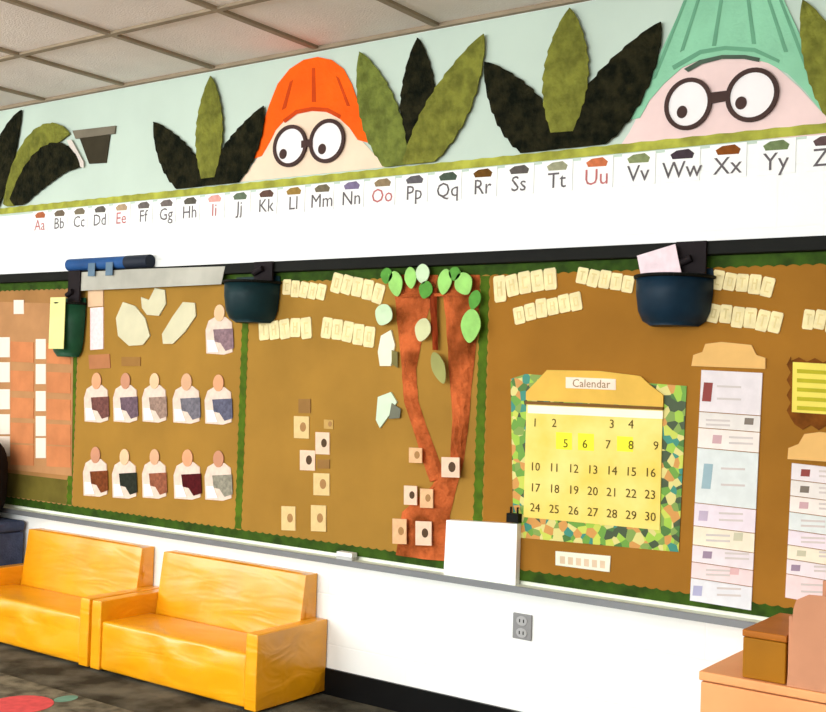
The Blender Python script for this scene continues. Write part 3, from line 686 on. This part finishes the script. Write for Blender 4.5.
for k in (0, 1):
    zc = oz0 + (oz1 - oz0) * (.27 + .46 * k); xc = (ox0 + ox1) / 2
    s_ = MB().disc((xc, zc), .022, .017, .008, .003, 0, 20).build('socket', M('socket_grey', (172, 172, 172), .5, .05), t)
    q = MB(); q.box(xc - .010, xc - .006, -.0118, -.011, zc - .006, zc + .006); q.box(xc + .006, xc + .010, -.0118, -.011, zc - .006, zc + .006); q.build('slots', BLACK, s_)

# ---------------------------------------------------------------- sofas
VIN = M('yellow_vinyl', (238, 162, 6), .34, .10, 4, bump=1.0, bscale=5, spec=.5, coat=.5)
_nt = VIN.node_tree   # folds run along the seat: stretch the wrinkle noise sideways
for n_ in _nt.nodes:
    if n_.type == 'TEX_NOISE' and abs(n_.inputs['Scale'].default_value - 5) < .01:
        mp_ = _nt.nodes.new('ShaderNodeMapping'); mp_.inputs['Scale'].default_value = (.45, 1.2, 2.2); mp_.inputs['Rotation'].default_value = (0, .2, 0)
        lk = n_.inputs['Vector'].links[0]; src = lk.from_socket; _nt.links.new(src, mp_.inputs['Vector']); _nt.links.new(mp_.outputs['Vector'], n_.inputs['Vector'])
        n_.inputs['Detail'].default_value = 2; n_.inputs['Distortion'].default_value = .8
    if n_.type == 'BUMP': n_.inputs['Distance'].default_value = .010
PIP = M('yellow_piping', (214, 140, 18), .4, .05)
def cushion(x0, x1, y0, y1, z0, z1, name, parent, puff=.0, lean=0.0, wr=.004, seed=0):
    """soft vinyl block: subdivided box, bulging faces, wrinkles, rounded edges"""
    rr = random.Random(seed); nx, ny, nz = 18, 8, 8
    import bmesh
    bm = bmesh.new(); vm = {}
    def vert(i, j, k):
        key = (i, j, k)
        if key not in vm:
            u, v, w = i / nx * 2 - 1, j / ny * 2 - 1, k / nz * 2 - 1
            cx, cy, cz = (x0 + x1) / 2, (y0 + y1) / 2, (z0 + z1) / 2
            x = cx + u * (x1 - x0) / 2; y = cy + v * (y1 - y0) / 2; z = cz + w * (z1 - z0) / 2
            r_ = .016
            def rd(a, h_):
                return a
            bx = (1 - u * u); by = (1 - v * v); bz = (1 - w * w)
            if abs(v) == 1: y += v * puff * bx ** .5 * bz ** .5
            if abs(w) == 1: z += w * puff * bx ** .5 * by ** .5
            if abs(u) == 1: x += u * puff * .6 * by ** .5 * bz ** .5
            wv = sin(9 * x + 31 * z + 7 * seed + 2.2 * sin(13 * x + seed)) * .6 + sin(23 * x - 17 * z + 3 * seed) * .4
            if v == -1: y += wr * wv * (bx * bz) ** .3
            wv2 = sin(21 * y + 38 * z + seed)
            if abs(u) == 1: x += wr * .8 * wv2 * (by * bz) ** .3
            y += lean * (w + 1) / 2 * (1 if v < 0 else 0)
            vm[key] = bm.verts.new((x, y, z))
        return vm[key]
    for i in range(nx):
        for j in range(ny):
            bm.faces.new([vert(i, j, 0), vert(i, j + 1, 0), vert(i + 1, j + 1, 0), vert(i + 1, j, 0)])
            bm.faces.new([vert(i, j, nz), vert(i + 1, j, nz), vert(i + 1, j + 1, nz), vert(i, j + 1, nz)])
    for i in range(nx):
        for k in range(nz):
            bm.faces.new([vert(i, 0, k), vert(i + 1, 0, k), vert(i + 1, 0, k + 1), vert(i, 0, k + 1)])
            bm.faces.new([vert(i, ny, k), vert(i, ny, k + 1), vert(i + 1, ny, k + 1), vert(i + 1, ny, k)])
    for j in range(ny):
        for k in range(nz):
            bm.faces.new([vert(0, j, k), vert(0, j, k + 1), vert(0, j + 1, k + 1), vert(0, j + 1, k)])
            bm.faces.new([vert(nx, j, k), vert(nx, j + 1, k), vert(nx, j + 1, k + 1), vert(nx, j, k + 1)])
    org = wpos(parent)
    me = bpy.data.meshes.new(name); bmesh.ops.translate(bm, verts=bm.verts, vec=-org); bm.to_mesh(me); bm.free()
    me.materials.append(VIN)
    for p in me.polygons: p.use_smooth = True
    o = bpy.data.objects.new(name, me); COL.objects.link(o); o.parent = parent
    md = o.modifiers.new('bevel', 'BEVEL'); md.width = .010; md.segments = 3; md.limit_method = 'ANGLE'; md.angle_limit = radians(50)
    return o
def sofa(x0, x1, label, seed):
    t = thing('toddler_sofa', ((x0 + x1) / 2, -.21, 0), label, 'sofa', 'yellow vinyl sofas')
    aw = .066; yf, yb = -.412, -.006
    cushion(x0 + .006, x0 + aw, yf, yb, .012, .300, 'armrest', t, .002, 0, .0015, seed + 1)
    cushion(x1 - aw, x1 - .006, yf, yb, .012, .300, 'armrest', t, .002, 0, .003, seed + 2)
    cushion(x0 + aw + .002, x1 - aw - .002, yf + .004, -.142, .015, .218, 'seat', t, .008, 0, .011, seed + 3)
    cushion(x0 + aw + .003, x1 - aw - .003, -.139, yb, .02, .478, 'backrest', t, .004, .062, .006, seed + 4)
    for sx in (x0 + .03, x1 - .06):
        for sy in (-.38, -.05): MB().box(sx, sx + .03, sy, sy + .03, 0, .014).build('foot', BLACK, t)
    return t
sofa(-4.948, -3.970, 'low yellow vinyl toddler sofa cut by the left edge, further from the outlet', 10)
sofa(-3.964, -2.985, 'low yellow vinyl toddler sofa nearer the outlet, whole front in view', 30)
# slate ottoman with a dark backpack past the sofas
SL = M('slate_fabric', (74, 84, 112), .9, .2, 20, bump=.3, bscale=120)
t = thing('storage_ottoman', (-5.27, -.22, 0), 'slate blue storage cube against the wall past the far sofa', 'ottoman')
MB().box(-5.55, -4.995, -.42, -.02, .0, .45).build('body', SL, t, bevel=.012)
MB().box(-5.555, -4.99, -.425, -.018, .452, .505).build('lid', SL, t, bevel=.014)
t = thing('backpack', (-5.21, -.19, .505), 'black and dark maroon backpack on the slate blue cube', 'backpack')
def blob(name, mt, cx, cy, cz, rx, ry, rz, parent, pw=.6):
    vs, fs = [], []; n, m_ = 24, 14
    for j in range(m_ + 1):
        ph = -pi / 2 + pi * j / m_
        for i in range(n):
            th = 2 * pi * i / n; f = lambda c: (abs(c) ** pw) * (1 if c > 0 else -1)
            vs.append((cx + rx * f(cos(ph)) * f(cos(th)), cy + ry * f(cos(ph)) * f(sin(th)), cz + rz * f(sin(ph))))
    for j in range(m_):
        for i in range(n): fs.append((j * n + i, j * n + (i + 1) % n, (j + 1) * n + (i + 1) % n, (j + 1) * n + i))
    return MB().add(vs, fs, 0, True).build(name, mt, parent)
blob('main_bag', M('black_nylon', (26, 20, 20), .8, .3, 20), -5.21, -.19, .715, .20, .12, .208, t)
blob('front_pocket', M('maroon_nylon', (84, 18, 18), .8, .3, 20), -5.19, -.29, .64, .15, .06, .11, t)
hd = MB()
for q in range(10):
    a0, a1 = pi * q / 10, pi * (q + 1) / 10
    hd.tube((-5.21 + .05 * cos(a0), -.19, .915 + .04 * sin(a0)), (-5.21 + .05 * cos(a1), -.19, .915 + .04 * sin(a1)), .008, 8)
hd.build('handle', BLACK, t)

# ---------------------------------------------------------------- cabinet and boxes at the right
WOOD = M('light_wood', (240, 164, 106), .5, .05, 3, c2=(246, 176, 118))
WOODI = M('amber_wood', (160, 104, 18), .5, .08, 6)
t = thing('low_cabinet', (-.62, -.31, 0), 'low light wooden cabinet in the lower right corner', 'cabinet')
cx0, cx1, cy0, cy1 = -1.18, -.05, -.612, -.02
MB().box(cx0, cx1, cy0, cy1, .495, .52).build('cabinet_top', WOOD, t, bevel=.004)
bd = MB(); bd.box(cx0 + .005, cx0 + .025, cy0 + .02, cy1, 0.0, .495); bd.box(cx1 - .025, cx1 - .005, cy0 + .02, cy1, 0, .495); bd.box(cx0 + .025, cx1 - .025, cy1 - .015, cy1, .05, .495); bd.box(cx0 + .025, cx1 - .025, cy0 + .04, cy1 - .015, .05, .07)
bd.build('body', WOOD, t)
mid = (cx0 + cx1) / 2
for (a, b, hx) in ((cx0 + .006, mid - .002, mid - .05), (mid + .002, cx1 - .006, mid + .05)):
    d = MB().box(a, b, cy0 + .002, cy0 + .019, .04, .492).build('door', WOOD, t, bevel=.003)
    MB().tube((hx, cy0 - .02, .33), (hx, cy0 - .02, .41), .005, 10).tube((hx, cy0 - .02, .335), (hx, cy0 + .002, .335), .004, 8).tube((hx, cy0 - .02, .405), (hx, cy0 + .002, .405), .004, 8).build('handle', ALU, d)
t = thing('wooden_box', (-1.0, -.5, .52), 'small amber wooden box on the low cabinet, under the tray', 'box')
MB().box(-1.065, -.950, -.600, -.30, .521, .628).build('box_body', WOODI, t, bevel=.004)
MB().box(-1.067, -.948, -.602, -.298, .629, .648).build('lid', M('russet_wood', (176, 104, 34), .5, .1, 8), t, bevel=.004)
t = thing('magazine_file', (-.83, -.45, .52), 'tall peach cardboard file on the low cabinet at the right edge', 'file box')
PE = M('peach_card_board', (202, 142, 108), .7, .08, 5)
MB().prism([(-.944, .521), (-.70, .521), (-.70, .770), (-.895, .762), (-.925, .745), (-.932, .72)], .600, .006).build('front_panel', PE, t)
MB().box(-.944, -.936, -.600, -.33, .521, .70).build('side_panel', PE, t); MB().box(-.708, -.70, -.600, -.33, .521, .70).build('side_panel', PE, t)
MB().box(-.936, -.708, -.338, -.33, .521, .76).build('back_panel', PE, t); MB().box(-.936, -.708, -.598, -.339, .521, .527).build('bottom_panel', PE, t)

# ---------------------------------------------------------------- rug
def rug_mat():
    mt = M('rug_weave', (96, 90, 74), .95, .3, 14, bump=.4, bscale=200, c2=(132, 124, 104)); return mt
t = thing('area_rug', (-3.6, -2.0, 0), 'grey-brown classroom rug with coloured shapes in front of the sofas', 'rug')
MB().box(-4.9, -1.9, -3.2, -.70, .0, .008).build('rug_field', rug_mat(), t)
def shape(c, rx, ry, mt, lab):
    vs = [(c[0] + rx * cos(2 * pi * i / 24), c[1] + ry * sin(2 * pi * i / 24), z) for z in (.008, .0095) for i in range(24)]
    o = MB().add(vs, [list(range(24, 48))] + [(i, (i + 1) % 24, 24 + (i + 1) % 24, 24 + i) for i in range(24)]).build('rug_patch', mt, t); o['label'] = lab
shape((-3.72, -.92), .12, .12, M('rug_red', (214, 84, 84), .95, .1, 30), 'red rug patch')
shape((-3.66, -.76), .035, .05, M('rug_teal', (110, 150, 130), .95, .1, 30), 'teal rug patch')
shape((-3.10, -1.0), .15, .13, M('rug_blue', (70, 110, 170), .95, .1, 30), 'blue rug patch')
shape((-2.5, -1.1), .15, .13, M('rug_yellow', (220, 180, 60), .95, .1, 30), 'yellow rug patch')

# ---------------------------------------------------------------- view
vs_ = SC.view_settings; vs_.view_transform = 'Standard'; vs_.look = 'None'; vs_.gamma = 1; vs_.use_curve_mapping = False; vs_.exposure = 0.0
